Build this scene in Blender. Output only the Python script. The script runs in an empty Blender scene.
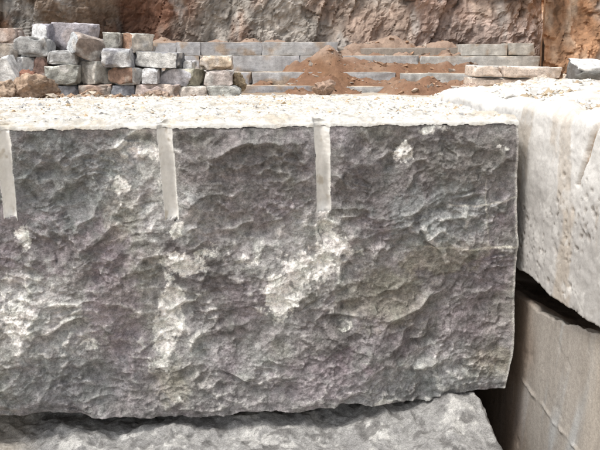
import bpy, math, random
import numpy as np
from mathutils import Matrix, Vector

# ------------------------------------------------------------------ camera, sky, sun, exposure
S = bpy.context.scene
R = math.radians
random.seed(4); rng = np.random.default_rng(7)
F, HOR, EYE = 800.0, 52.0, 2.35            # focal length and horizon in units of a 600 x 450 frame
PITCH = math.atan((225 - HOR) / F)
cam = bpy.data.cameras.new('camera'); camo = bpy.data.objects.new('camera', cam)
S.collection.objects.link(camo); S.camera = camo
cam.sensor_width = 36; cam.lens = 36 * F / 600; cam.clip_start = 0.05; cam.clip_end = 2000
camo.location = (0, 0, EYE); camo.rotation_euler = (math.pi / 2 - PITCH, 0, 0)

SUN_EL, SUN_AZ = R(63), R(236)             # high, from behind the photographer's left shoulder
w = bpy.data.worlds.new('World'); S.world = w; w.use_nodes = True
nt = w.node_tree; nt.nodes.clear()
sky = nt.nodes.new('ShaderNodeTexSky'); sky.sky_type = 'NISHITA'; sky.sun_disc = False
sky.sun_elevation = SUN_EL; sky.sun_rotation = SUN_AZ; sky.dust_density = 4.0; sky.air_density = 1.0
hs = nt.nodes.new('ShaderNodeHueSaturation'); hs.inputs['Saturation'].default_value = 0.25
bg = nt.nodes.new('ShaderNodeBackground'); bg.inputs[1].default_value = 0.15
wo = nt.nodes.new('ShaderNodeOutputWorld')
nt.links.new(sky.outputs[0], hs.inputs['Color']); nt.links.new(hs.outputs[0], bg.inputs[0]); nt.links.new(bg.outputs[0], wo.inputs[0])
sun = bpy.data.lights.new('sun', 'SUN'); suno = bpy.data.objects.new('sun', sun); S.collection.objects.link(suno)
sun.energy = 1.5; sun.angle = R(12); sun.color = (1, 0.955, 0.89)
sd = Vector((math.sin(SUN_AZ) * math.cos(SUN_EL), math.cos(SUN_AZ) * math.cos(SUN_EL), math.sin(SUN_EL)))
suno.rotation_euler = sd.to_track_quat('Z', 'Y').to_euler(); suno.location = (-4, -6, 12)
S.view_settings.view_transform = 'Standard'; S.view_settings.look = 'None'
S.view_settings.exposure = 0.58; S.view_settings.gamma = 1.0
S.view_settings.use_curve_mapping = False
S.render.resolution_x, S.render.resolution_y = 1024, 768

# ------------------------------------------------------------------ numpy noise
def _h(ix, iy, iz, s):
    h = (ix.astype(np.uint32) * np.uint32(374761393)) ^ (iy.astype(np.uint32) * np.uint32(668265263)) \
        ^ (iz.astype(np.uint32) * np.uint32(2147483647 - 3141)) ^ np.uint32((s * 974711 + 12345) & 0xffffffff)
    h = (h ^ (h >> np.uint32(13))) * np.uint32(1274126177)
    h = (h ^ (h >> np.uint32(15))) * np.uint32(2246822519)
    return h ^ (h >> np.uint32(16))
def rnd(ix, iy, iz, s): return _h(ix, iy, iz, s).astype(np.float64) / 4294967295.0
def noise(p, s=0):
    p = np.asarray(p, float); i = np.floor(p).astype(np.int64); f = p - i
    u = f * f * f * (f * (f * 6 - 15) + 10)
    out = 0
    for dx in (0, 1):
        wx = u[:, 0] if dx else 1 - u[:, 0]
        for dy in (0, 1):
            wy = u[:, 1] if dy else 1 - u[:, 1]
            for dz in (0, 1):
                wz = u[:, 2] if dz else 1 - u[:, 2]
                h = _h(i[:, 0] + dx, i[:, 1] + dy, i[:, 2] + dz, s)
                g = ((h & np.uint32(1023)).astype(float) / 511.5 - 1, ((h >> np.uint32(10)) & np.uint32(1023)).astype(float) / 511.5 - 1,
                     ((h >> np.uint32(20)) & np.uint32(1023)).astype(float) / 511.5 - 1)
                out = out + wx * wy * wz * (g[0] * (f[:, 0] - dx) + g[1] * (f[:, 1] - dy) + g[2] * (f[:, 2] - dz))
    return out * 1.3
def fbm(p, s=0, o=4, g=0.5, l=2.03):
    a, t, q = 1.0, 0, np.asarray(p, float)
    for k in range(o):
        t = t + a * noise(q, s + k * 17); a *= g; q = q * l
    return t
def ridged(p, s=0, o=4):
    a, t, q = 1.0, 0, np.asarray(p, float)
    for k in range(o):
        t = t + a * (1 - 2 * np.abs(noise(q, s + k * 13))); a *= 0.5; q = q * 2.05
    return t
def scallop(p2, s=0, k=1.6, tilt=0.9, amp=0.5):
    """conchoidal scars: lower envelope of tilted bowls, one per jittered cell (p2 in cell units)"""
    i = np.floor(p2).astype(np.int64); best = np.full(len(p2), 9.0); z = np.zeros(len(p2), np.int64)
    for dx in range(-1, 2):
        for dy in range(-1, 2):
            cx, cy = i[:, 0] + dx, i[:, 1] + dy
            ox = p2[:, 0] - (cx + rnd(cx, cy, z, s)); oy = p2[:, 1] - (cy + rnd(cx, cy, z, s + 1))
            h = amp * rnd(cx, cy, z, s + 2) + tilt * ((rnd(cx, cy, z, s + 3) - .5) * ox + (rnd(cx, cy, z, s + 4) - .5) * oy) + k * (ox * ox + oy * oy)
            best = np.minimum(best, h)
    return best
def facets(p2, s=0, k=.3, tilt=2.0, amp=.45):
    """like scallop, but also returns a random number per facet"""
    i = np.floor(p2).astype(np.int64); best = np.full(len(p2), 9.0); z = np.zeros(len(p2), np.int64); t = np.zeros(len(p2))
    for dx in range(-1, 2):
        for dy in range(-1, 2):
            cx, cy = i[:, 0] + dx, i[:, 1] + dy
            ox = p2[:, 0] - (cx + rnd(cx, cy, z, s)); oy = p2[:, 1] - (cy + rnd(cx, cy, z, s + 1))
            h = amp * rnd(cx, cy, z, s + 2) + tilt * ((rnd(cx, cy, z, s + 3) - .5) * ox + (rnd(cx, cy, z, s + 4) - .5) * oy) + k * (ox * ox + oy * oy)
            m = h < best; best = np.where(m, h, best); t = np.where(m, rnd(cx, cy, z, s + 5), t)
    return best, t
def sstep(a, b, x):
    t = np.clip((x - a) / (b - a), 0, 1); return t * t * (3 - 2 * t)
def mixc(c, col, m):
    return c * (1 - m[:, None]) + np.asarray(col, float)[None, :] * m[:, None]

# ------------------------------------------------------------------ helpers
def P(px, py, Y):
    u, x = (225 - py) / F, (px - 300) / F
    dy, dz = math.cos(PITCH) + u * math.sin(PITCH), -math.sin(PITCH) + u * math.cos(PITCH)
    t = Y / dy
    return Vector((x * t, Y, EYE + dz * t))
def link(name, me, parent=None, mat=None):
    o = bpy.data.objects.new(name, me); S.collection.objects.link(o)
    if parent is not None: o.parent = parent
    if mat is not None: me.materials.append(mat)
    return o
def empty(name, loc, rz=0):
    o = bpy.data.objects.new(name, None); S.collection.objects.link(o); o.location = loc; o.rotation_euler = (0, 0, rz); o.empty_display_size = .1
    return o
def tag(o, label=None, cat=None, group=None, kind=None):
    for k, v in (('label', label), ('category', cat), ('group', group), ('kind', kind)):
        if v: o[k] = v
    return o
def mesh(name, V, Q, col=None, smooth=True):
    V = np.ascontiguousarray(V, np.float32); Q = np.ascontiguousarray(Q, np.int32); n = Q.shape[1]
    me = bpy.data.meshes.new(name)
    me.vertices.add(len(V)); me.vertices.foreach_set('co', V.ravel())
    me.loops.add(Q.size); me.loops.foreach_set('vertex_index', Q.ravel())
    me.polygons.add(len(Q)); me.polygons.foreach_set('loop_start', np.arange(0, Q.size, n, dtype=np.int32))
    me.update(calc_edges=True)
    me.polygons.foreach_set('use_smooth', np.full(len(Q), smooth))
    if col is not None:
        a = me.attributes.new('Col', 'FLOAT_COLOR', 'POINT')
        c = np.ones((len(V), 4), np.float32); c[:, :3] = np.clip(col, 0, 1); a.data.foreach_set('color', c.ravel())
    me.validate(); return me
def gridq(nu, nv, off=0, flip=False):
    """quads of a grid indexed [u*nv+v]"""
    a = (np.arange(nu - 1)[:, None] * nv + np.arange(nv - 1)[None, :]).ravel() + off
    q = np.stack([a, a + nv, a + nv + 1, a + 1], 1)
    return q[:, ::-1] if flip else q
def compact(V, Q, C):
    idx = np.unique(Q); m = np.full(len(V), -1); m[idx] = np.arange(len(idx))
    return V[idx], m[Q], C[idx]

def stone_mat(name, scale=60, var=0.35, bump=0.4, dist=0.01, rough=0.9, speck=0.0, streak=None):
    m = bpy.data.materials.new(name); m.use_nodes = True; t = m.node_tree; N = t.nodes; L = t.links
    b = N['Principled BSDF']; b.inputs['Roughness'].default_value = rough; b.inputs['Specular IOR Level'].default_value = 0.25
    at = N.new('ShaderNodeAttribute'); at.attribute_name = 'Col'
    tc = N.new('ShaderNodeTexCoord')
    def nz(sc, det=6, ro=0.6, vec=None):
        n = N.new('ShaderNodeTexNoise'); n.inputs['Scale'].default_value = sc; n.inputs['Detail'].default_value = det; n.inputs['Roughness'].default_value = ro
        L.new(vec or tc.outputs['Object'], n.inputs['Vector']); return n.outputs['Fac']
    def math_(op, a, bb):
        n = N.new('ShaderNodeMath'); n.operation = op
        for i, x in enumerate((a, bb)):
            if isinstance(x, (int, float)): n.inputs[i].default_value = x
            else: L.new(x, n.inputs[i])
        return n.outputs[0]
    f = math_('ADD', math_('MULTIPLY', math_('SUBTRACT', nz(scale), 0.5), var * 3), 1.0)
    if speck:
        v = N.new('ShaderNodeTexVoronoi'); v.inputs['Scale'].default_value = scale * 5; L.new(tc.outputs['Object'], v.inputs['Vector'])
        sp = N.new('ShaderNodeSeparateColor'); L.new(v.outputs['Color'], sp.inputs[0])
        f = math_('MULTIPLY', f, math_('ADD', math_('MULTIPLY', math_('SUBTRACT', sp.outputs[0], 0.5), speck), 1.0))
    if streak:
        mp = N.new('ShaderNodeMapping'); mp.inputs['Scale'].default_value = streak; L.new(tc.outputs['Object'], mp.inputs['Vector'])
        f = math_('MULTIPLY', f, math_('ADD', math_('MULTIPLY', math_('SUBTRACT', nz(1.0, 5, 0.65, mp.outputs[0]), 0.5), 0.7), 1.0))
    vm = N.new('ShaderNodeVectorMath'); vm.operation = 'SCALE'; L.new(at.outputs['Color'], vm.inputs[0]); L.new(f, vm.inputs['Scale'])
    L.new(vm.outputs[0], b.inputs['Base Color'])
    bp = N.new('ShaderNodeBump'); bp.inputs['Strength'].default_value = bump; bp.inputs['Distance'].default_value = dist
    hgt = math_('ADD', nz(scale * 1.3, 8, 0.7), math_('MULTIPLY', nz(scale * 5, 3, 0.6), 0.35))
    L.new(hgt, bp.inputs['Height']); L.new(bp.outputs[0], b.inputs['Normal'])
    return m
M_FACE = stone_mat('split_stone', 48, 0.40, 0.85, 0.008, 0.85, 0.45)
M_GROOVE = stone_mat('drilled_stone', 70, 0.10, 0.25, 0.004, 0.9)
M_DUST = stone_mat('pale_rock_dust', 45, 0.22, 0.6, 0.012, 0.95)
M_CHIP = stone_mat('stone_chip', 40, 0.2, 0.3, 0.004, 0.9)
M_SAWN = stone_mat('sawn_stone', 40, 0.13, 0.35, 0.005, 0.8, 0.12)
M_SAWNV = stone_mat('sawn_streaked_stone', 45, 0.22, 0.4, 0.005, 0.8, 0.25, (2.0, 9.0, 0.7))
M_FAR = stone_mat('quarried_stone', 9, 0.5, 0.9, 0.06, 0.9, 0.25)
M_LEDGE = stone_mat('ledge_stone', 8, 0.3, 0.5, 0.03, 0.9, 0.2, (3.5, 3.5, 0.5))
M_CLIFF = stone_mat('cliff_rock', 6.0, 0.4, 0.8, 0.08, 0.95)
M_SOIL = stone_mat('brown_soil', 6, 0.3, 0.7, 0.06, 1.0)

def boxmesh(name, size, n, amp, freq, seed, cols, rnd_r=0.04, var=0.25, second=None, sec_amt=0.0, fine=0.0, skew=0.0):
    """weathered block: six grids, displacement depends on position only so that the edges stay closed. cols: front,left,right,top"""
    sx, sy, sz = size; Vs, Qs, Cs = [], [], []; off = 0
    faces = [((0, -1, 0), (1, 0, 0), (0, 0, 1), 'front'), ((-1, 0, 0), (0, -1, 0), (0, 0, 1), 'left'), ((1, 0, 0), (0, 1, 0), (0, 0, 1), 'right'),
             ((0, 1, 0), (-1, 0, 0), (0, 0, 1), 'back'), ((0, 0, 1), (1, 0, 0), (0, 1, 0), 'top'), ((0, 0, -1), (-1, 0, 0), (0, 1, 0), 'bottom')]
    t = np.linspace(-1, 1, n)
    # denser rows near the edges so that the arrises round off
    t = np.sign(t) * (1 - (1 - np.abs(t)) ** 1.5)
    for nn, a, b, k in faces:
        A, B = np.meshgrid(t, t, indexing='ij')
        p = np.array(nn)[None] + A.reshape(-1, 1) * np.array(a)[None] + B.reshape(-1, 1) * np.array(b)[None]
        c = np.tile(np.array(cols.get(k, cols['front']), float), (len(p), 1))
        Vs.append(p); Cs.append(c); Qs.append(gridq(n, n, off)); off += n * n
    V = np.concatenate(Vs).astype(float); C = np.concatenate(Cs); Q = np.concatenate(Qs)
    hsz = np.array([sx, sy, sz]) / 2; W = V * hsz
    r = min(rnd_r, hsz.min() * .8); inner = np.clip(W, -(hsz - r), hsz - r); d = W - inner; l = np.linalg.norm(d, axis=1, keepdims=True)
    W = inner + np.where(l > r, d / np.maximum(l, 1e-9) * r, d)
    so = seed * 7.31
    if skew:
        r_ = np.random.default_rng(seed + 900); k_ = r_.uniform(-skew, skew, 6); n_ = V.copy()
        W[:, 0] *= 1 + k_[0] * n_[:, 2] + .5 * k_[1] * n_[:, 1]; W[:, 2] *= 1 + .8 * k_[2] * n_[:, 0]; W[:, 0] += k_[3] * .6 * hsz[0] * n_[:, 2]
        for c_ in range(7):                                # arrises and corners struck off in flat spalls
            sg = r_.choice([-1, 1], 3) * np.where(r_.random(3) < .3, .25, 1.0); nn_ = sg / hsz * r_.uniform(.6, 1.4, 3); nn_ /= np.linalg.norm(nn_)
            sup = np.abs(nn_ * hsz).sum(); lim = sup * r_.uniform(.76, .93); ex_c = np.clip(W @ nn_ - lim, 0, None); W -= ex_c[:, None] * nn_[None]
    for ax in range(3):
        W[:, ax] += amp * fbm(np.round(W, 5) * freq + so + ax * 31.7, seed, 3)
        if fine: W[:, ax] += fine * fbm(np.round(W, 4) * freq * 4.1 + so + ax * 17.7, seed + 1, 3, .6)
    # knocked-off corners and arrises
    e = np.sort(np.abs(V), axis=1); edge = np.clip((e[:, 1] - .6) / .4, 0, 1)
    chip = np.clip(noise(W * freq * 1.3 + so + 90, seed + 5) + .05, 0, 1) * edge
    W -= (V * hsz) * np.minimum(chip * amp * 7 / max(hsz.min(), .05), .35)[:, None]
    f = 1 + var * fbm(W * freq * 2 + so, seed + 9, 4)
    if second is not None:
        m = sstep(.5 - sec_amt - .12, .5 - sec_amt + .12, fbm(W * freq * .9 + so + 11, seed + 3, 3) * .7 + .3); C = mixc(C, second, m * .85)
    C = C * f[:, None]
    return mesh(name, W, Q, C)

def rockmesh(name, size, seed, col, sub=3, cuts=18, rough=.17, var=.3, flat=False):
    import bmesh
    bm = bmesh.new(); bmesh.ops.create_icosphere(bm, subdivisions=sub, radius=1)
    V = np.array([v.co[:] for v in bm.verts]); Q = np.array([[v.index for v in f.verts] for f in bm.faces]); bm.free()
    r = np.random.default_rng(seed)
    nrm = r.normal(size=(cuts, 3)); nrm /= np.linalg.norm(nrm, axis=1, keepdims=True); dd = r.uniform(.55, .95, cuts)
    dots = V @ nrm.T; sc = np.min(np.where(dots > .05, dd[None] / np.maximum(dots, .05), 9), axis=1)
    W = V * np.minimum(sc, 1.15)[:, None]
    W *= (1 + rough * fbm(W * 2.3 + seed * 3.3, seed, 5, .62))[:, None]
    C = np.tile(np.array(col, float), (len(V), 1)) * (1 + var * fbm(W * 2.5 + seed, seed + 2, 3))[:, None]
    return mesh(name, W * np.array(size)[None] / 2, Q, C, not flat)

def pebbles(name, pts, sizes, cols, seed):
    """many little angular chips joined: distorted octahedra"""
    r = np.random.default_rng(seed); n = len(pts)
    base = np.array([[1, 0, 0], [0, 1, 0], [-1, 0, 0], [0, -1, 0], [0, 0, .8], [0, 0, -.8]], float)
    tri = np.array([[0, 1, 4], [1, 2, 4], [2, 3, 4], [3, 0, 4], [1, 0, 5], [2, 1, 5], [3, 2, 5], [0, 3, 5]])
    V = base[None] * r.uniform(.7, 1.15, (n, 6, 1)) + r.normal(0, .14, (n, 6, 3))
    V[:, :, 2] *= r.uniform(.4, .9, (n, 1)); a = r.uniform(0, 6.28, n); ca, sa = np.cos(a)[:, None], np.sin(a)[:, None]
    b = r.normal(0, .5, n); cb, sb = np.cos(b)[:, None], np.sin(b)[:, None]
    X, Y, Z = V[:, :, 0], V[:, :, 1], V[:, :, 2]; Y, Z = Y * cb - Z * sb, Y * sb + Z * cb; X, Y = X * ca - Y * sa, X * sa + Y * ca
    V = np.stack([X, Y, Z], 2) * sizes[:, None, None] * .5 + pts[:, None, :]
    Q = (tri[None] + (np.arange(n) * 6)[:, None, None]).reshape(-1, 3)
    return mesh(name, V.reshape(-1, 3), Q, np.repeat(cols, 6, axis=0), False)

# ------------------------------------------------------------------ frame of the big block: x along its face, y into it, z up
PSI = R(7.8)
O = P(260, 130, 3.1); O.z = 0
EX = Vector((math.cos(PSI), math.sin(PSI), 0)); ED = Vector((-math.sin(PSI), math.cos(PSI), 0))
def LP(px, py, ly=0.0):
    """pixel to block frame on the plane y = ly"""
    a = P(px, py, 1.0) - Vector((0, 0, EYE)); c = Vector((0, 0, EYE))
    t = (O.dot(ED) + ly - c.dot(ED)) / a.dot(ED); p = c + a * t - O
    return p.dot(EX), p.z
def LS(px, py, lx):
    """pixel to block frame on the plane x = lx -> (y, z)"""
    a = P(px, py, 1.0) - Vector((0, 0, EYE)); c = Vector((0, 0, EYE))
    t = (O.dot(EX) + lx - c.dot(EX)) / a.dot(EX); p = c + a * t - O
    return p.dot(ED), p.z
ZT = LP(260, 125.5)[1]; ZB = LP(150, 421)[1]
XR_T, XR_B = LP(519, 125)[0], LP(514, 385)[0]
XL = LP(0, 200)[0] - 0.75
DEPTH = 1.95

# ------------------------------------------------------------------ ground
def axis(segs):
    out = []
    for a, b, n in segs: out.append(np.linspace(a, b, n, endpoint=False))
    return np.append(np.concatenate(out), segs[-1][1])
def ground_h(X, Y):
    p = np.stack([X, Y, np.zeros_like(X)], 1)
    yy = (X * ED.x + Y * ED.y) - O.dot(ED)
    h = 1.12 * sstep(2.1, 3.2, yy + .2 * fbm(p * .8, 3, 2)) + .05 * fbm(p * 1.1, 5, 4) + .02 * fbm(p * 5, 8, 3)
    h = h + .27 * np.exp(-((Y - 18.5) / .45) ** 2) * (1 - sstep(-1.6, -.6, X)) * (.7 + .8 * fbm(p * 1.2, 9, 3))
    return h * (1 - sstep(40, 60, np.hypot(X, Y)))
gx = axis([(-400, -20, 12), (-20, -8, 30), (-8, 9, 120), (9, 20, 28), (20, 400, 12)])
gy = axis([(-400, -6, 14), (-6, 3, 40), (3, 30, 220), (30, 400, 14)])
X, Y = [a.ravel() for a in np.meshgrid(gx, gy, indexing='ij')]
Z = ground_h(X, Y); p = np.stack([X, Y, Z], 1)
gc = np.tile([.34, .27, .20], (len(X), 1)); gc = mixc(gc, (.5, .44, .36), sstep(.35, .7, fbm(p * .5, 21, 4) + .5)) * (1 + .25 * fbm(p * 3, 22, 3))[:, None]
tag(link('ground', mesh('ground', p, gridq(len(gx), len(gy)), gc), None, M_SOIL), kind='structure')

# ------------------------------------------------------------------ rock wall of the quarry behind
def cliff(name, x0, x1, z0, z1, y, step, disp, colf, seed, frac=True):
    xs = np.arange(x0, x1, step); zs = np.arange(z0, z1, step)
    X, Zz = [a.ravel() for a in np.meshgrid(xs, zs, indexing='ij')]
    q = np.stack([X, Zz * .8, np.zeros_like(X)], 1)
    wq = q + .16 * np.stack([fbm(q * .9, seed, 3), fbm(q * .9, seed + 1, 3), 0 * X], 1)
    sh = wq[:, :2] @ np.array([[1, .25], [-.45, 1]])                  # joints lean
    f1, t1 = facets(sh * np.array([.7, .5]) + .4, seed + 2); f2, t2 = facets(sh * np.array([1.9, 1.4]), seed + 12); f3, t3 = facets(sh * np.array([4.6, 3.8]), seed + 22); f4, t4 = facets(sh * np.array([10, 9]), seed + 32)
    d = disp * (.9 * fbm(q * .22, seed + 3, 3) - .9 * f1 - .36 * f2 - .17 * f3 - .11 * f4 + .10 * ridged(wq * np.array([1.1, .22, 1]), seed + 44, 3) + .04 * fbm(q * 6, seed + 4, 3))
    sc = 1 + .45 * fbm(wq * np.array([2.4, .28, 1]), seed + 45, 4) + .16 * (t1 - .5) + .30 * (t2 - .5) + .34 * (t3 - .5) + .3 * (t4 - .5)
    Yy = y - d + .12 * (Zz - z0)
    V = np.stack([X, Yy, Zz], 1)
    C = colf(X, Zz, q, sc)
    o = link(name, mesh(name, V, gridq(len(xs), len(zs)), C, False), None, M_CLIFF); tag(o, kind='structure'); return o
def xpx(px, Y): return (px - 300) / F * Y * 1.02
def cliff_col(X, Z, q, sc):
    Yc = 29.5
    c = np.tile([.40, .335, .285], (len(X), 1))
    px = X / (Yc * 1.02) * F + 300 + 26 * fbm(q * .7, 61, 3)
    py = 52 - (Z - EYE) / Yc * F + 12 * fbm(q * .9, 62, 3)
    c = mixc(c, (.44, .41, .37), sstep(190, 215, px) * (1 - sstep(300, 330, px)) * .8)
    c = mixc(c, (.42, .33, .29), sstep(390, 420, px) * .8)
    c = mixc(c, (.50, .38, .28), sstep(455, 470, px) * (1 - sstep(15, 28, py)) * .35)
    c = mixc(c, (.20, .155, .12), (1 - sstep(170, 200, px)) * .9)
    c = mixc(c, (.20, .105, .07), sstep(105, 125, px) * (1 - sstep(175, 195, px)) * sstep(-30, 5, py) * .9)
    c = mixc(c, (.34, .34, .33), sstep(22, 30, px) * (1 - sstep(50, 62, px)) * .65)
    c = mixc(c, (.30, .16, .10), sstep(.25, .6, fbm(q * .55, 71, 4) + .12) * .5 * (1 - sstep(215, 330, px) * .4))
    c = mixc(c, (.52, .50, .47), sstep(.3, .6, fbm(q * np.array([1.6, .8, 1]), 75, 4)) * .5)
    return .95 * c * (sc * np.clip(1 + .3 * fbm(q * 2.2, 77, 5, .65), .4, 1.6))[:, None]
cliff('cliff', -19, 17, .6, 10.5, 29.3, .055, .75, cliff_col, 41)
def spur_col(X, Z, q, sc):
    c = np.tile([.43, .25, .145], (len(X), 1))
    c = mixc(c, (.56, .44, .33), sstep(.0, .45, fbm(q * np.array([1.2, .6, 1]), 81, 4) + .06 * (X - 8.3)) * .75)
    c = mixc(c, (.66, .64, .6), sstep(9.3, 9.7, X + .3 * fbm(q * 1.5, 84, 3)) * .7)
    return c * ((1 if sc is None else sc) * (1 + .2 * fbm(q * 2, 83, 5)))[:, None]
cliff('cliff_spur', xpx(529, 26), 16, .6, 9.5, 26.0, .05, .7, spur_col, 51)
# return face that closes the spur towards the wall behind
zs = np.arange(.6, 9.5, .06); ys = np.arange(25.0, 30.0, .06)
Yy, Zz = [a.ravel() for a in np.meshgrid(ys, zs, indexing='ij')]
q = np.stack([Yy, Zz, 0 * Yy], 1); Xx = xpx(529, 26) + .02 + .04 * fbm(q * .9, 57, 5) + .35 * (Yy - 25.7)
o = link('cliff_spur_return', mesh('cliff_spur_return', np.stack([Xx, Yy, Zz], 1), gridq(len(ys), len(zs), flip=True), spur_col(Xx, Zz, q, None)), None, M_CLIFF); tag(o, kind='structure')

# ------------------------------------------------------------------ stepped sawn ledge below the cliff
led = empty('stone_ledge', (0, 27, 1.1)); tag(led, 'pale grey stepped ledge of sawn rock at the foot of the cliff', 'stone ledge')
def ledge_row(y0, y1, Y, joints, depth, seed, colL, colR):
    for k in range(len(joints) - 1):
        a, b = P(joints[k], y1, Y), P(joints[k + 1], y0, Y); wd = b.x - a.x - .005; hgt = b.z - a.z - .006 - (random.random() < .4) * random.uniform(0, .05)
        f = random.random(); g = (joints[k] - 150) / 390; g = min(max(g, 0), 1)
        c = [(l * (1 - g) + r * g) * (.93 + .14 * f) for l, r in zip(colL, colR)]
        bl = link('stone_block', boxmesh('stone_block', (wd, depth, hgt), 25, .004, 1.7, seed + k, {'front': c, 'top': [.5, .44, .36]}, .004, .3, (.34, .26, .19), .0, fine=.008), led, M_LEDGE)
        bl.location = Vector((a.x + wd / 2 + .0025, Y + depth / 2 + random.uniform(-.03, .03), a.z + hgt / 2 + .003)) - led.location
GL, GR = (.37, .37, .385), (.46, .455, .42)
ledge_row(42, 55.5, 26.9, [88, 150, 176, 200, 262, 338], 1.2, 300, GL, GR); ledge_row(43, 55.5, 26.9, [462, 508, 536], 1.2, 320, GL, GR)
ledge_row(55.5, 71.5, 26.65, [88, 150, 199, 300, 420, 542], 1.2, 340, GL, GR)
ledge_row(72, 85.2, 25.7, [60, 160, 252, 400, 552], 1.4, 380, GL, GR)
ledge_row(85.8, 99, 24.9, [40, 150, 318, 540], 1.4, 420, GL, GR)
core = boxmesh('core', (15.2, 1.0, 1.5), 6, .02, 1, 5, {'front': (.25, .22, .19)}, .02)
co = link('core', core, led, M_LEDGE); co.location = Vector((.1, 28.25, 1.75)) - led.location

# ------------------------------------------------------------------ soil slid over the ledge
cones = [(325, 45, 26.7, .85), (318, 62, 26.0, .8), (330, 74, 25.2, .75), (428, 76.5, 24.6, .62), (412, 80, 24.4, .6), (445, 84, 24.2, .6), (385, 81, 25.2, .75), (405, 78, 24.8, .7), (262, 80.5, 25.55, .55), (290, 82, 25.4, .6), (238, 72.8, 26.5, .9),
         (345, 48, 27.2, .7), (362, 52, 27.2, .6), (380, 53, 27.2, .6), (400, 51, 27.3, .6), (424, 53, 27.3, .6), (446, 52, 27.3, .6), (460, 52, 27.3, .6), (215, 71.5, 26.4, .9), (185, 71, 26.4, .9), (262, 71, 26.4, .9), (342, 66, 26.4, .9), (300, 60, 26.3, 1.1), (470, 88, 24.0, .45), (300, 88, 24.5, .6), (355, 90, 24.3, .5),
         (392, 35, 28.3, .5), (372, 40, 28.2, .5), (355, 43, 27.9, .6), (250, 38, 28.3, .45), (275, 39.5, 28.2, .4), (215, 39, 28.4, .5), (440, 40, 28.2, .45), (165, 37, 28.4, .4), (120, 36, 28.4, .4)]
gx, gy = np.arange(-10.5, 9.5, .06), np.arange(21.5, 29.0, .07)
X, Y = [a.ravel() for a in np.meshgrid(gx, gy, indexing='ij')]
q = np.stack([X, Y, 0 * X], 1); wx = X + .25 * fbm(q * .9, 91, 3); wy = Y + .25 * fbm(q * .9, 92, 3)
Z = np.full(len(X), .95)
for cx, cy, cY, sl in cones:
    a = P(cx, cy, cY); d = np.hypot(wx - a.x, (wy - a.y)); Z = np.maximum(Z, a.z + .1 * sl - sl * np.sqrt(d * d + .02) - (3.0 * np.clip(27.9 - wy, 0, 9) if cY > 27.8 else 0))
Z = Z + .07 * fbm(q * 2.2, 93, 4) + .05 * fbm(q * 7, 94, 3, .6) - .09 * (scallop(q[:, :2] * 3.2, 96, .7, 1.6, .6) - .3) * sstep(-.2, .3, fbm(q * .8, 99, 2))
sc_ = np.tile([.22, .125, .078], (len(X), 1)); sc_ = mixc(sc_, (.31, .21, .145), sstep(-.1, .5, fbm(q * .9, 95, 4)) * .7); sc_ = mixc(sc_, (.2, .11, .06), sstep(.1, .5, fbm(q * .5, 97, 3)) * .6)
sc_ = mixc(sc_, (.38, .29, .23), sstep(1.9, 2.5, Z + .3 * fbm(q * 1.4, 98, 3)) * .75)
keep = gridq(len(gx), len(gy)); keep = keep[(Z[keep].max(1) > 1.0)]
V, Qc, Cc = compact(np.stack([X, Y, Z], 1), keep, sc_)
tag(link('soil_heap', mesh('soil_heap', V, Qc, Cc), None, M_SOIL), 'brown soil slid down over the grey sawn ledge', 'soil', kind='stuff')
soilZ = Z.reshape(len(gx), len(gy))
def soil_at(x, y):
    i = int(np.clip((x + 10.5) / .06, 0, len(gx) - 1)); j = int(np.clip((y - 21.5) / .07, 0, len(gy) - 1)); return soilZ[i, j]
r = np.random.default_rng(5); n = 3200
sx_, sy_ = r.uniform(-8, 6.5, n), r.uniform(22.5, 28.2, n); sz_ = np.array([soil_at(a, b) for a, b in zip(sx_, sy_)])
ok = sz_ > 1.15; sx_, sy_, sz_ = sx_[ok], sy_[ok], sz_[ok]; n = len(sx_)
tag(link('soil_clods', pebbles('soil_clods', np.stack([sx_, sy_, sz_], 1), np.clip(np.exp(r.normal(-2.6, .6, n)), .03, .35), np.where(r.random((n, 1)) < .4, np.array([[.45, .38, .32]]), np.array([[.36, .23, .15]])) * r.uniform(.6, 1.25, (n, 1)), 6), None, M_FAR),
    'loose clods and stones strewn over the brown soil', 'stones', kind='stuff')

# ------------------------------------------------------------------ the big split block
blk = empty('granite_block', (O.x, O.y, ZB), PSI)
tag(blk, 'huge grey split granite block with three drill grooves along its top edge', 'granite block')
ST = 0.003
us = np.arange(XL, max(XR_T, XR_B) + .06, ST); vs = np.arange(0, 1 + 1e-9, ST / (ZT - ZB))
nu, nv = len(us), len(vs)
t = (us - us[0]) / (us[-1] - us[0])
v = vs
U, Vv = np.meshgrid(t, v, indexing='ij'); U = U.ravel(); Vv = Vv.ravel()
# outline: leaning right edge, broken lower edge
zline = ZB + (ZT - ZB) * Vv; z0 = np.zeros_like(U)
redge = XR_B + (XR_T - XR_B) * Vv
redge = redge + .010 * fbm(np.stack([zline * 5, z0, z0 + 3.3], 1), 101, 5) - .028 * sstep(.12, 0, Vv)
Xf = XL + (redge - XL) * U
bl1 = np.stack([Xf * 3.0, z0, z0 + 7.7], 1)
bx = LP(300, 410)[0]
bot = ZB + .014 + .026 * fbm(bl1, 103, 5, .6) + .012 * scallop(np.stack([Xf * 9, z0], 1), 104, 1, .5, .9) \
    + (LP(514, 381)[1] - LP(430, 403)[1]) * .0 * U
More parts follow.
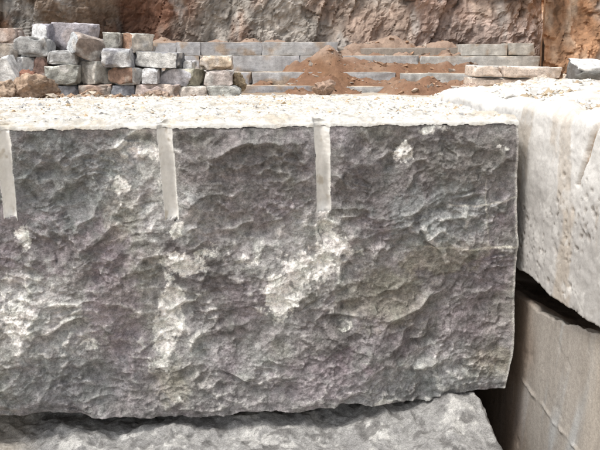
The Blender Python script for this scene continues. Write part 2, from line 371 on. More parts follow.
# rises a little where a flake has come off the lower right
zr = np.interp(Xf, [LP(x_, 400)[0] for x_ in (-60, 60, 130, 200, 250, 300, 340, 430, 470, 505, 515)],
               [LP(x_, y_)[1] for x_, y_ in ((-60, 419), (60, 417), (130, 423), (190, 420), (250, 413), (300, 414), (340, 407), (430, 404), (470, 396), (505, 390), (515, 379))])
bot = zr + .012 * fbm(bl1 * 1.6, 103, 5, .6) + .008 * scallop(np.stack([Xf * 14, z0], 1), 104, 1, .5, .9)
top = ZT - .004 + .004 * fbm(np.stack([Xf * 6, z0, z0], 1), 105, 4)
Zf = bot + (top - bot) * Vv
p2 = np.stack([Xf, Zf], 1); p3 = np.stack([Xf, Zf, z0], 1)
wp = p2 + .07 * np.stack([fbm(p3 * 3.3, 111, 2), fbm(p3 * 3.3 + 9, 112, 2)], 1) + .010 * np.stack([fbm(p3 * 14, 113, 2), fbm(p3 * 14 + 5, 114, 2)], 1)
an = R(18); rot = np.array([[math.cos(an), -math.sin(an)], [math.sin(an), math.cos(an)]]); rp = wp @ rot
an = R(-12); rot = np.array([[math.cos(an), -math.sin(an)], [math.sin(an), math.cos(an)]]); rp2 = wp @ rot
relief = .35 + .65 * sstep(-.25, .35, fbm(p3 * 2.3, 121, 3))
rel2 = .2 + .8 * sstep(-.2, .35, fbm(p3 * 5.1 + 3, 124, 3)); rel3 = .40 + .60 * sstep(-.1, .35, fbm(p3 * 7 + 6, 125, 3))
D = .050 * fbm(p3 * 1.1 + 2.2, 122, 3)
D += .050 * relief * (scallop(rp * np.array([2.6, 3.8]), 131, .8, 2.0, .6) - .3)
D += .050 * relief * rel2 * (scallop(rp2 * np.array([6, 9]), 136, .7, 2.2, .6) - .25)
D += .036 * rel2 * (scallop(rp * np.array([14, 20]), 141, .7, 2.2, .6) - .25)
D += .0150 * rel3 * (scallop(rp2 * np.array([33, 44]), 146, .7, 2.2, .6) - .25)
D += .0050 * rel3 * (scallop(p2 * np.array([78, 88]) + .3, 148, .7, 2.2, .6) - .25)
D += (.0012 + .0022 * rel3) * fbm(p3 * 60, 151, 4, .65)
for (a_, b_, c_, d_, dp) in ((452, 195, 476, 191, .011), (474, 262, 478, 275, .01), (300, 312, 318, 300, .01), (76, 192, 85, 174, .010)):
    x0, zz0 = LP(a_, b_); x1, zz1 = LP(c_, d_); ex, ez = x1 - x0, zz1 - zz0; l2 = ex * ex + ez * ez; qx, qz = wp[:, 0], wp[:, 1]
    qx, qz = Xf + .012 * fbm(p3 * 12, 157, 3), Zf + .012 * fbm(p3 * 12 + 4, 158, 3)
    tt = np.clip(((qx - x0) * ex + (qz - zz0) * ez) / l2, 0, 1); dd = np.hypot(qx - x0 - tt * ex, qz - zz0 - tt * ez)
    D -= dp * np.exp(-(dd / .006) ** 2) * np.clip(.7 + fbm(p3 * 20, 159, 4), 0, 1.3)
# outer rims settle back to the plane of the drill line and the sawn right arris
D = D * (.35 + .65 * sstep(0, .07, ZT - Zf)) * (.3 + .7 * sstep(0, .06, redge - Xf))
D -= .03 * sstep(.05, 0, Zf - bot) * (.6 + .6 * noise(p3 * 6, 153)) * .5
# colours
def zone(px, py, rx, ry, s=1.0, rt=0.0, hard=.3):
    cx, cz = LP(px, py); k = (LP(px + 10, py)[0] - cx) / 10
    dx, dz = (Xf - cx + .02 * fb1) / (rx * k), (Zf - cz + .02 * fb2) / (ry * k)
    if rt: dx, dz = dx * math.cos(rt) + dz * math.sin(rt), -dx * math.sin(rt) + dz * math.cos(rt)
    d = np.sqrt(dx * dx + dz * dz) + .55 * fb3
    return s * (1 - sstep(1 - hard, 1 + hard, d))
fb1, fb2, fb3 = fbm(p3 * 9, 161, 4), fbm(p3 * 9 + 4, 162, 4), fbm(p3 * 17, 163, 5, .6)
n1, n2, n3_ = fbm(p3 * 2.2, 171, 5), fbm(p3 * 3.1 + 7, 172, 5), fbm(p3 * 6 + 3, 173, 5, .6)
C = np.tile([.27, .255, .248], (len(U), 1))
C = mixc(C, (.165, .152, .150), sstep(-.1, .4, n1))
C = mixc(C, (.40, .395, .385), sstep(.0, .45, n2) * .75)
C = mixc(C, (.255, .225, .24), sstep(.02, .42, fbm(p3 * 2.7 + 17, 174, 4)) * .6)
C = mixc(C, (.245, .24, .205), sstep(.1, .45, fbm(p3 * 3.3 + 27, 175, 4)) * .6)
dark = zone(430, 180, 110, 60, .62) + zone(240, 155, 70, 50, .60) + zone(60, 170, 60, 60, .55) + zone(60, 260, 55, 40, .4) + zone(60, 395, 40, 40, .35) + zone(380, 330, 60, 40, .35) + zone(200, 390, 60, 25, .25)
C = mixc(C, (.150, .138, .134), np.clip(dark, 0, .8))
light = zone(140, 180, 32, 60, .55) + zone(40, 320, 60, 50, .55) + zone(170, 330, 45, 60, .45) + zone(300, 260, 60, 45, .5) + zone(450, 240, 40, 30, .35) + zone(270, 400, 90, 25, .3) + zone(20, 300, 40, 40, .4) + zone(440, 380, 60, 25, .3)
C = mixc(C, (.46, .455, .44), np.clip(light, 0, .8))
C = mixc(C, (.285, .22, .26), .6 * np.clip(zone(112, 300, 26, 45, .6) + zone(130, 350, 25, 40, .5) + zone(330, 380, 50, 28, .55) + zone(480, 330, 40, 40, .35) + zone(250, 300, 20, 30, .3), 0, .7))
C = mixc(C, (.275, .25, .195), .9 * np.clip(zone(445, 258, 40, 18, .6) + zone(495, 365, 25, 15, .6) + zone(385, 300, 40, 30, .4) + zone(170, 385, 18, 22, .6) + zone(120, 215, 20, 30, .5), 0, .7))
white = zone(280, 296, 17, 22, 1) + zone(308, 268, 30, 14, .85, .35, .5) + zone(334, 245, 22, 12, .7, .3, .5) + zone(170, 308, 12, 30, 1, -.2) + zone(184, 264, 22, 13, .85, 0, .5) + zone(163, 340, 13, 22, .7, 0, .5) + zone(160, 368, 14, 10, .5, 0, .5) \
    + zone(405, 153, 9, 10, .75) + zone(118, 186, 9, 9, .8) + zone(145, 150, 22, 9, .55, .2, .5) + zone(15, 318, 20, 26, .6, 0, .5) + zone(22, 238, 7, 14, .8, 0, .5) + zone(176, 228, 6, 10, .7) + zone(325, 222, 8, 14, .65, 0, .5) \
    + zone(384, 404, 9, 4, .8) + zone(88, 346, 12, 5, .5, .4) + zone(250, 262, 14, 7, .45, .4, .5) + zone(215, 250, 20, 7, .35, .5, .5) + zone(430, 128, 16, 5, .5) + zone(345, 325, 12, 6, .4) + zone(502, 148, 6, 3, .6)
def blur(A, k):
    for ax in (0, 1):
        pad = [(0, 0), (0, 0)]; pad[ax] = (k + 1, k); c_ = np.cumsum(np.pad(A, pad, mode='edge'), axis=ax)
        A = (np.take(c_, range(2 * k + 1, c_.shape[ax]), ax) - np.take(c_, range(0, c_.shape[ax] - 2 * k - 1), ax)) / (2 * k + 1)
    return A
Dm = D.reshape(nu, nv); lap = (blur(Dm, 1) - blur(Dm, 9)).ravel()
# scattered bruises; whitening along the scar crests also paints in bright lit edges
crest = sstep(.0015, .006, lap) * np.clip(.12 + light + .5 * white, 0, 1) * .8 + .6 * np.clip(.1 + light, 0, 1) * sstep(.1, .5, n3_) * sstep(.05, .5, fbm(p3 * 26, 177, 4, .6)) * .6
C = mixc(C, (.245, .265, .265), np.clip(zone(60, 180, 70, 50, .5) + zone(440, 215, 50, 30, .5) + zone(60, 385, 70, 30, .4) + zone(430, 385, 70, 20, .4), 0, .6))
hf = fbm(p3 * 34, 183, 5, .7)
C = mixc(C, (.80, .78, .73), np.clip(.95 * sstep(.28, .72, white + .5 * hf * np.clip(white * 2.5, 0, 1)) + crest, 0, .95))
def vein(pts, wd, s):
    global C
    for (a, b), (c_, d_) in zip(pts[:-1], pts[1:]):
        x0, zz0 = LP(a, b); x1, zz1 = LP(c_, d_); ex, ez = x1 - x0, zz1 - zz0; l2 = ex * ex + ez * ez
        qx, qz = Xf + .008 * fb1, Zf + .008 * fb2
        tt = np.clip(((qx - x0) * ex + (qz - zz0) * ez) / l2, 0, 1)
        dd = np.hypot(qx - x0 - tt * ex, qz - zz0 - tt * ez)
        C = mixc(C, (.6, .57, .5), s * (1 - sstep(wd * .4, wd, dd + .002 * fb3)))
vein([(425, 246), (450, 247), (470, 251), (490, 248), (518, 246)], .007, .7)
vein([(487, 178), (486, 210), (489, 245)], .004, .35); vein([(450, 204), (475, 208), (517, 198)], .005, .45)
C = mixc(C, (.62, .60, .56), sstep(.014, .004, redge - Xf) * .8)      # freshly broken right arris
C *= 1 + np.clip(fbm(p3 * 13, 184, 5, .65), -1, 1)[:, None] * np.array([.19, .14, .17])[None]
C *= np.clip(1 + .46 * fbm(p3 * 32, 179, 5, .7), .35, 1.7)[:, None]
# drill grooves
gmask = np.full(len(U), -1); Dg = D.copy()
GRV = [((2, 130), (11, 217), 7.6), ((164.5, 130), (172, 218), 7.6), ((321.5, 130), (324, 210), 7.6)]
for k, (a, b, wpx) in enumerate(GRV):
    x0, zz0 = LP(*a); x1, zz1 = LP(*b); kk = (LP(a[0] + 10, a[1])[0] - x0) / 10; rad = wpx * kk
    ex, ez = x1 - x0, zz1 - zz0; Lg = math.hypot(ex, ez); ex /= Lg; ez /= Lg
    al = (Xf - x0) * ex + (Zf - zz0) * ez; ac = (Xf - x0) * ez - (Zf - zz0) * ex
    ra = rad * (1 - .12 * al / Lg)
    near = 1 - sstep(1.0, 2.6, np.abs(ac) / ra); near *= 1 - sstep(Lg, Lg + .07, al)
    Dg = Dg * (1 - .8 * near) + .006 * near
    acj = (ac + .0035 * fbm(p3 * 16, 181 + k, 5, .6)).reshape(nu, nv); raG = ra.reshape(nu, nv); alG = al.reshape(nu, nv); XG = Xf.reshape(nu, nv)
    endl = Lg + (.03 * fbm(p3 * 18, 191 + k, 4, .6)).reshape(nu, nv)
    ins = np.zeros((nu, nv), bool)
    for sg in (-1, 1):                                   # pull the nearest grid column onto each rim
        e = np.abs(acj - sg * raG); ii = np.argmin(e, axis=0); jj = np.arange(nv); okr = (e[ii, jj] < ST * 1.2) & (alG[ii, jj] < endl[ii, jj])
        ii, jj = ii[okr], jj[okr]; XG[ii, jj] += (sg * raG[ii, jj] - acj[ii, jj]) / ez; acj[ii, jj] = sg * raG[ii, jj]; ins[ii, jj] = True
    inside = ((np.abs(acj) <= raG + 1e-9) & (alG < endl) | ins).ravel(); acj = acj.ravel(); Xf = XG.ravel()
    prof = 1.8 * np.sqrt(np.clip(ra * ra - acj * acj, 0, None)) * (1 - .5 * sstep(Lg * .9, Lg, al))
    Dg = np.where(inside, -prof + .006 + .0022 * fbm(p3 * np.array([40, 26, 1]), 195, 4, .6), Dg)
    gmask[inside] = k
    gc_ = np.tile([.76, .745, .71], (len(U), 1)) * (1 + .2 * fbm(p3 * np.array([25, 7, 1]), 197 + k, 4))[:, None]
    gc_ = mixc(gc_, (.42, .36, .27), sstep(.25, .6, fbm(p3 * np.array([26, 16, 1]) + 5, 198 + k, 4)) * .6)
    gc_ = mixc(gc_, (.35, .32, .30), sstep(.8, 1.0, al / Lg) * sstep(-.1, .3, n3_) * .5)
    C[inside] = gc_[inside]
FV = np.stack([Xf, -Dg, Zf - ZB], 1)
FQ = gridq(nu, nv)
fm = gmask[FQ]; gq = np.where(fm.min(1) >= 0, fm.max(1), -1)
topd = Dg.reshape(nu, nv)[:, -1].copy(); topx = Xf.reshape(nu, nv)[:, -1].copy()
# body: face plus the other five sides hung on the face's rim
bq = FQ[gq < 0]; BV, BC = FV.copy(), C.copy(); extra, eq, ec = [], [bq], []
def rim(idx, flip, dx):
    global BV
    base = len(BV) + sum(len(e) for e in extra); nr = 24; n = len(idx)
    src = FV[idx]; rows = []
    for j in range(1, nr):
        f = (j / (nr - 1)); pz = src.copy(); pz[:, 1] = src[:, 1] * (1 - min(1, f * 3)) + f * DEPTH
        rows.append(pz)
    E = np.concatenate(rows); E[:, 0 if dx else 2] += .012 * fbm(E * 3 + 5, 201, 4) * sstep(0, .1, E[:, 1]) * np.where(E[:, 1] < DEPTH - .01, 1, 0)
    extra.append(E); ec.append(np.tile([.5, .48, .45], (len(E), 1)) * (1 + .2 * fbm(E * 6, 203, 3))[:, None])
    ids = np.concatenate([idx, base + np.arange(len(E))]).reshape(nr, n)
    a, b, c_, d_ = ids[:-1, :-1].ravel(), ids[:-1, 1:].ravel(), ids[1:, 1:].ravel(), ids[1:, :-1].ravel()
    q_ = np.stack([a, b, c_, d_], 1); eq.append(q_[:, ::-1] if flip else q_); return ids[-1]
I = np.arange(nu * nv).reshape(nu, nv)
sub = lambda a, s_: np.append(a[:-1:s_], a[-1])
rim(I[:, -1], False, False); rim(I[:, 0], True, False); rim(I[-1, :], True, True); rim(I[0, :], False, True)
bb = len(BV) + sum(len(e) for e in extra)
extra.append(np.array([[XL, DEPTH, 0.01], [XR_B, DEPTH, 0.01], [XR_T, DEPTH, ZT - ZB], [XL, DEPTH, ZT - ZB]])); ec.append(np.tile([.4, .38, .36], (4, 1))); eq.append(np.array([[bb, bb + 3, bb + 2, bb + 1]]))
BV = np.concatenate([BV] + extra); BC = np.concatenate([BC] + ec); BQ = np.concatenate(eq)
V_, Q_, C_ = compact(BV, BQ, BC)
link('body', mesh('body', V_, Q_, C_), blk, M_FACE)
for k in range(3):
    V_, Q_, C_ = compact(FV, FQ[gq == k], C)
    link('drill_groove', mesh('drill_groove', V_, Q_, C_), blk, M_GROOVE)

# ------------------------------------------------------------------ pale dust and chips on its top
def dust_h(x, y):
    p = np.stack([x, y, 0 * x], 1)
    h = .016 + .012 * fbm(p * 2.2, 211, 4) + .014 * np.clip(fbm(p * 9, 212, 4, .6), -.4, 1) + .008 * fbm(p * 30, 213, 3, .6)
    h = h * (1 - .5 * sstep(.8, 2.2, y)) + .02 * sstep(1.2, 2.2, y) * fbm(p * 1.6, 214, 3)
    return h
ny = 300; yr = np.concatenate([[-1.0, -.5], np.linspace(0, 1, ny) ** 1.25 * (DEPTH + .12) + .004])
sel = np.arange(0, nu, 2); xs_ = topx[sel]; td = topd[sel]
Xd, Yd = np.meshgrid(xs_, yr, indexing='ij'); Td = np.repeat(td[:, None], len(yr), 1)
x_, y_, t_ = Xd.ravel(), Yd.ravel(), Td.ravel()
lipn = fbm(np.stack([x_ * 11, 0 * x_, 0 * x_ + 2], 1), 221, 6, .7)
fade = sstep(.06, 0, y_); hh = dust_h(x_, np.maximum(y_, 0))
lip = np.clip(.006 + .010 * lipn, .002, .03)
pz = np.where(y_ <= -.9, -lip, np.where(y_ < -.3, .003, .006 + (hh - .004) * sstep(0, .05, y_)))
py_ = np.where(y_ <= -.9, -t_ - .0035, np.where(y_ < -.3, -t_ - .002, y_ - t_ * fade))
inb = sstep(DEPTH - .05, DEPTH + .12, y_); pz = pz - inb * .25
dv = np.stack([x_, py_, pz + ZT], 1)
dc = np.tile([.62, .605, .565], (len(x_), 1)); dc = mixc(dc, (.50, .43, .33), sstep(.1, .5, fbm(dv * 5, 223, 5, .65)) * .65); dc = mixc(dc, (.40, .37, .32), sstep(.15, .5, fbm(dv * 16, 225, 5, .65)) * .6)
Qd = gridq(len(xs_), len(yr))
dm = link('rock_dust', mesh('rock_dust', dv, Qd, dc), None, M_DUST); dm.location = O; dm.rotation_euler = (0, 0, PSI)
tag(dm, 'pale rock dust lying over the top of the big split block', 'rock dust', kind='stuff')
r = np.random.default_rng(11); n = 14000
cx_ = r.uniform(XL, XR_T - .01, n); cy_ = r.uniform(0.0, 1, n) ** .8 * (DEPTH - .05) + .012; cz_ = dust_h(cx_, cy_)
dens = fbm(np.stack([cx_ * 2.5, cy_ * 2.5, 0 * cx_], 1), 231, 3); ok = dens + r.uniform(-.3, .5, n) > 0
cx_, cy_, cz_ = cx_[ok], cy_[ok], cz_[ok]; n = len(cx_)
szs = np.clip(np.exp(r.normal(-4.75, .55, n)), .003, .045)
szs = np.minimum(szs, .006 + cy_ * .1)
cc = np.where(r.random((n, 1)) < .25, np.array([[.55, .42, .27]]), np.where(r.random((n, 1)) < .3, np.array([[.42, .41, .40]]), np.array([[.74, .71, .65]]))) * r.uniform(.75, 1.1, (n, 1))
ch = link('stone_chips', pebbles('stone_chips', np.stack([cx_, cy_, ZT + cz_ * np.minimum(1, cy_ / .05) + szs * .1], 1), szs, cc, 12), None, M_CHIP)
ch.location = O; ch.rotation_euler = (0, 0, PSI); tag(ch, 'small cream and grey chips scattered over the dusty block top', 'stone chips', kind='stuff')

# ------------------------------------------------------------------ block underneath, its rough top running out towards the camera
lo = empty('granite_block', (O.x, O.y, 0), PSI); tag(lo, 'rough light grey block underneath the big split block', 'granite block')
XE = LP(483, 408)[0]
lx = np.arange(XL - .1, XE + .001, .006); ly = np.concatenate([np.arange(-.75, .5, .006), np.linspace(.5, DEPTH, 36)])
X, Y = [a.ravel() for a in np.meshgrid(lx, ly, indexing='ij')]; q = np.stack([X, Y, 0 * X], 1)
ed = XE + .02 * fbm(np.stack([Y * 5, 0 * Y, 0 * Y], 1), 241, 5, .6)
tX = (X - lx[0]) / (lx[-1] - lx[0]); X = lx[0] + (ed - lx[0]) * tX
q = np.stack([X, Y, 0 * X], 1); wq = q + .03 * np.stack([fbm(q * 6, 243, 3), fbm(q * 6 + 3, 244, 3), 0 * X], 1)
front = 1 - sstep(.26, .48, Y)
h = .03 * fbm(q * 1.7, 245, 4) + .03 * (scallop(wq[:, :2] * np.array([5, 4]), 246, 1.2, 1.4, .7) - .5) + .012 * (scallop(wq[:, :2] * np.array([13, 11]), 249, 1.2, 1.4, .7) - .5) + .005 * (scallop(wq[:, :2] * np.array([34, 30]), 251, 1.2, 1.4, .7) - .5) + .003 * fbm(q * 50, 253, 3)
zlow = np.where(front > 0, 0, 0) + ZB + (-.065 - .10 * np.clip(-Y, 0, 1) + h * 1.1) * front + .004 * (1 - front)
zlow = zlow + .02 * sstep(XE - .5, XE - .1, X) * front + .05 * sstep(LP(330, 415)[0], LP(470, 400)[0], X) * front * sstep(-.3, .05, Y)
zlow = zlow + front * .012 * (scallop(wq[:, :2] * np.array([22, 19]), 255, .7, 2.2, .6) - .3)
zlow = zlow - .05 * sstep(.03, 0, ed - X)
cl = np.tile([.32, .315, .305], (len(X), 1)); cl = mixc(cl, (.24, .235, .23), sstep(.0, .4, fbm(q * 6, 261, 5, .6)) * .8); cl = mixc(cl, (.58, .57, .545), sstep(.1, .5, fbm(q * 7 + 9, 263, 5, .65)) * .7)
cl = mixc(cl, (.13, .125, .12), sstep(.15, .45, fbm(q * 10 + 2, 264, 5, .65)) * .75)
cl = mixc(cl, (.5, .44, .36), sstep(LP(45, 430)[0], LP(5, 430)[0], X) * .5)
nlx, nly = len(lx), len(ly); TV = np.stack([X, Y, zlow], 1); TQ = [gridq(nlx, nly)]
I = np.arange(nlx * nly).reshape(nlx, nly); ex_, cx2 = [], []
def skirt(idx, flip):
    n = len(idx); rows = []
    base = nlx * nly + sum(len(e) for e in ex_)
    for j in range(1, 30):
        f = j / 29; e = TV[idx].copy(); e[:, 2] *= (1 - f); rows.append(e)
    E = np.concatenate(rows); k = sstep(0, .1, (np.tile(TV[idx][:, 2], 29) - E[:, 2]))
    E[:, 0] += .03 * fbm(E * 3, 267, 4) * k; E[:, 1] += .03 * fbm(E * 3 + 8, 268, 4) * k
    ex_.append(E); cx2.append(np.tile([.34, .33, .32], (len(E), 1)) * (1 + .3 * fbm(E * 5, 269, 4))[:, None])
    ids = np.concatenate([idx, base + np.arange(len(E))]).reshape(30, n)
    q_ = np.stack([ids[:-1, :-1].ravel(), ids[:-1, 1:].ravel(), ids[1:, 1:].ravel(), ids[1:, :-1].ravel()], 1); TQ.append(q_[:, ::-1] if flip else q_)
skirt(I[:, 0], True); skirt(I[-1, :], True); skirt(I[0, :], False); skirt(I[:, -1], False)
link('body', mesh('body', np.concatenate([TV] + ex_), np.concatenate(TQ), np.concatenate([cl] + cx2)), lo, M_FACE)

# ------------------------------------------------------------------ the two sawn blocks on the right
GAP = .06; XS = XR_T + GAP
def side_block(label, xface, zbot, ztop_, y0, y1, colf, dispf, botf, mat, seed, rtop, wid, ridge=None, groove=None, st=.006, chip=None, rough_top=0.0):
    ys = np.concatenate([np.arange(y0, .75, st), np.linspace(.75, y1, 60)])
    arc = np.linspace(0, math.pi / 2, 14)
    zz = np.arange(0, 1, st / (ztop_ - rtop - zbot)); nz_, na = len(zz), len(arc)
    tops = np.linspace(0, 1, 60)[1:] ** 1.4 * wid
    prof = [(0.0, f, 0) for f in zz] + [(rtop * (1 - math.cos(a)), 1, rtop * math.sin(a)) for a in arc] + [(rtop + d_, 1, rtop) for d_ in tops] + [(wid + rtop, 0, 0)]
    pr = np.array(prof); npf = len(pr)
    Yg, K = np.meshgrid(ys, np.arange(npf), indexing='ij'); Yg = Yg.ravel(); K = K.ravel()
    px_, pf, pa = pr[K, 0], pr[K, 1], pr[K, 2]
    zb_ = botf(Yg)
    Zg = zb_ + (ztop_ - rtop - zb_) * pf + pa; Xg = xface + px_
    isf = sstep(rtop + .02, 0, px_)
    if rough_top: Zg = Zg - rough_top * np.clip(.35 + 1.1 * fbm(np.stack([Yg * 3.2, Xg * 3.2, 0 * Yg], 1), seed + 5, 5, .6), 0, 1.2) * sstep(.75, 1, pf) * np.where(K < npf - 1, 1, 0)
    if chip is not None: Zg = Zg - chip(Yg) * (1 + 7 * np.minimum(px_, .3)) * sstep(.8, 1, pf) * sstep(1.4, .9, px_) * (pf > .5)
    Xg = Xg - dispf(Yg, Zg) * isf; q = np.stack([Xg, Yg, Zg], 1)
    topn = (1 - isf) * np.where(K < npf - 1, 1, 0); Zg = Zg + topn * (.024 * fbm(q * 3, seed, 4) + .014 * fbm(q * 13, seed + 1, 4, .6))
    q = np.stack([Xg, Yg, Zg], 1); Cg = colf(Yg, Zg, q, px_)
    Q = gridq(len(ys), npf, flip=True)
    e = empty('sawn_block', (O.x + EX.x * xface, O.y + EX.y * xface, zbot), PSI); tag(e, label, 'stone block')
    VV = q - np.array([xface, 0, zbot])
    # underside and end caps
    I = np.arange(len(ys) * npf).reshape(len(ys), npf)
    under = np.stack([I[:-1, 0], I[1:, 0], I[1:, -1], I[:-1, -1]], 1)
    parts = [np.ones(len(Q), bool)]
    if groove is not None:
        gm = groove(Yg, Zg, px_); fq = gm[Q].max(1)
        Vg, Qg, Cg2 = compact(VV, Q[fq > 0], Cg); link('drill_groove', mesh('drill_groove', Vg, Qg, Cg2), e, M_SAWN); Q = Q[fq <= 0]
    nq = len(VV); ce = []
    for row in (I[0], I[-1]):
        c = VV[row].mean(0); c[2] = (ztop_ - zbot) * .5; ce.append(c)
    VV2 = np.concatenate([VV, np.array(ce)]); C2 = np.concatenate([Cg, np.tile(Cg.mean(0), (2, 1))])
    tri = []
    for i_, row in enumerate((I[0], I[-1])):
        a, b = row, np.roll(row, -1); tri.append(np.stack([a, b, np.full(len(a), nq + i_), np.full(len(a), nq + i_)], 1))
    V_, Q_, C_ = compact(VV2, np.concatenate([Q, under]), C2)
    link('body', mesh('body', V_, Q_, C_), e, mat)
    for cap in tri:
        V_, Q_, C_ = compact(VV2, cap[:, :3], np.tile(Cg.mean(0), (len(VV2), 1))); link('end_face', mesh('end_face', V_, Q_, C_, False), e, mat)
    return e
ZRT = LS(600, 120, XS)[1] + .03
yb1, zb1 = LS(520, 277, XS); yb2, zb2 = LS(600, 330, XS); ZUB = (zb1 + zb2) / 2
def pitf(p2, s, prob=.4, rmax=.45):
    """isolated round pits in jittered cells"""
    i = np.floor(p2).astype(np.int64); z = np.zeros(len(p2), np.int64); out = np.zeros(len(p2))
    for dx in range(-1, 2):
        for dy in range(-1, 2):
            cx, cy = i[:, 0] + dx, i[:, 1] + dy
            d = np.hypot(p2[:, 0] - (cx + rnd(cx, cy, z, s)), (p2[:, 1] - (cy + rnd(cx, cy, z, s + 1))))
            r_ = np.where(rnd(cx, cy, z, s + 2) < prob, .1 + (rmax - .1) * rnd(cx, cy, z, s + 3) ** 2, 1e-3); out = np.maximum(out, np.clip(1 - d / r_, 0, 1) * np.minimum(1, r_ * 3))
    return out
def up_pits(y, z):
    q = np.stack([y, z, 0 * y], 1); w = np.stack([y + .012 * fbm(q * 30, 308, 3), z + .012 * fbm(q * 30 + 4, 309, 3)], 1)
    return np.maximum(pitf(w * 26, 401, .45), .8 * pitf(w * 55, 411, .35)) * sstep(2.0, 1.8, z) * sstep(-.35, .15, fbm(q * 3 + 2, 307, 3))
def up_disp(y, z):
    q = np.stack([y, z, 0 * y], 1)
    pits = up_pits(y, z)
    scr = np.clip(.12 - np.abs(noise(np.stack([y * 10 + z * 4.5, z * 1.6, 0 * y], 1), 305)), 0, 1) * sstep(.1, .4, fbm(q * 3, 306, 2) + .2)
    return .012 * fbm(q * 2, 302, 3) + .004 * fbm(q * 14, 303, 4) - .020 * pits - .02 * scr + .004 * np.clip(fbm(q * 22 + 4, 304, 3, .6) - .2, 0, 1)
def up_bot(y):
    q = np.stack([y, 0 * y, 0 * y + 1], 1)
    return ZUB + .02 * fbm(q * 4, 311, 5, .6) + .012 * scallop(np.stack([y * 12, 0 * y], 1), 312, 1, .6, .9) + .025 * sstep(LS(556, 292, XS)[0], LS(526, 285, XS)[0], y + .02 * fbm(q * 9, 313, 3))
gy0, gz0 = LS(598, 118, XS); gy1, gz1 = LS(577, 186, XS)
def up_groove(y, z):
    ex, ez = gy1 - gy0, gz1 - gz0; l = math.hypot(ex, ez); ex /= l; ez /= l
    al = (y - gy0) * ex + (z - gz0) * ez; ac = (y - gy0) * ez - (z - gz0) * ex
    q = np.stack([y * 14, z * 14, 0 * y], 1); wd = .030 * (1 - .6 * al / l)
    return (1 - sstep(.5, 1.0, np.abs(ac + .006 * fbm(q, 321, 4)) / np.maximum(wd, .004))) * sstep(-.06, .02, al) * (1 - sstep(l - .02, l + .01, al))
def up_disp2(y, z): return up_disp(y, z) - .016 * up_groove(y, z)
def up_col(y, z, q, px_):
    c = np.tile([.42, .405, .385], (len(y), 1))
    c = mixc(c, (.68, .665, .635), sstep(1.72, 2.02, z + .12 * fbm(q * 3, 331, 4)))        # pale dust on top; the overexposed fade down the face is painted in
    c = mixc(c, (.27, .24, .21), np.clip(up_pits(y, z) * 2.2, 0, 1) * .8)
    c = mixc(c, (.44, .36, .27), sstep(.15, .5, fbm(np.stack([y * 5, z * 1.6, 0 * y], 1), 337, 5, .6)) * .45)
    c = mixc(c, (.60, .585, .555), sstep(.2, .5, fbm(q * 9 + 4, 333, 5, .6)) * .6)
    c = mixc(c, (.45, .39, .31), sstep(.05, .45, fbm(q * 7 + 2, 336, 5, .65)) * .6 * sstep(.05, .12, px_))
    g = up_groove(y, z)
    st_ = sstep(-.1, .35, fbm(np.stack([y * 40 + z * 14, z * 3, 0 * y], 1), 334, 4))
    return mixc(c, (.33, .24, .16), g * (.3 + .7 * st_))
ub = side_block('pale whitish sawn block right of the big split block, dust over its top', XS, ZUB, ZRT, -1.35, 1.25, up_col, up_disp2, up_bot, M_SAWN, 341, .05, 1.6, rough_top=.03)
def lo_disp(y, z):
    q = np.stack([y, z, 0 * y], 1)
    a, b = LS(522, 380, XS + .05), LS(578, 452, XS + .05); ex, ez = b[0] - a[0], b[1] - a[1]; l = math.hypot(ex, ez); ex /= l; ez /= l
    al = (y - a[0]) * ex + (z - a[1]) * ez; ac = (y - a[0]) * ez - (z - a[1]) * ex + .012 * fbm(q * 9, 355, 4)
    ridge = np.exp(-(ac / .008) ** 2) * sstep(-.03, .03, al) * np.clip(.75 + 1.3 * fbm(q * 14, 356, 4, .6), 0, 1.4)
    return .004 * fbm(q * 3, 351, 3) + .0012 * fbm(q * np.array([30, 4, 1]), 352, 3) + .007 * ridge - .01 * np.clip(fbm(q * 9, 353, 4) - .42, 0, 1)
def lo_col(y, z, q, px_):
    c = np.tile([.34, .31, .275], (len(y), 1))
    p_ = np.stack([y * 5 + z * 1.0, z * .8, 0 * y], 1)
    c = mixc(c, (.40, .41, .41), sstep(.0, .4, fbm(p_ * 1.3, 361, 4)) * .7)
    c = mixc(c, (.21, .145, .10), sstep(LS(538, 400, XS + .05)[0], LS(515, 400, XS + .05)[0], y + .05 * fbm(q * 4, 362, 3)) * .8)
    c = mixc(c, (.44, .39, .33), sstep(LS(570, 400, XS + .05)[0], LS(598, 420, XS + .05)[0], y + .04 * fbm(q * 4, 363, 3)) * .6)
    c = mixc(c, (.42, .385, .34), sstep(.006, .012, lo_disp(y, z)) * .7)
    return c
lb = side_block('brown stained smooth sawn block under the pale whitish block', XS + .05, 0, ZUB - .035, -1.35, 3.1, lo_col, lo_disp, lambda y: 0 * y, M_SAWNV, 371, .015, 1.5,
    chip=lambda y: .085 * sstep(LS(612, 335, XS)[0], LS(525, 290, XS)[0], y) + .012 * fbm(np.stack([y * 9, 0 * y, 0 * y], 1), 373, 5, .65) * sstep(LS(612, 335, XS)[0], LS(560, 300, XS)[0], y))
# bearers of broken stone that carry the pale block in the open joint
for k, (yy, xx) in enumerate(((1.0, .5), (2.6, .5), (-.9, .6), (1.6, 1.1))):
    w_ = rockmesh('packing_stone', (.22, .3, .10), 380 + k, (.3, .27, .24), 2)
    o = link('packing_stone', w_, None, M_FAR); pw = O + EX * (XS + xx) + ED * yy; o.location = (pw.x, pw.y, ZUB - .005); o.rotation_euler = (0, 0, PSI)
    tag(o, ('packing stone in the right joint just behind the big block face', 'packing stone deepest in the joint between the right blocks', 'packing stone in the right joint nearest the camera', 'packing stone far inside the right joint away from its edge')[k], 'stone', 'packing stones in the right joint')

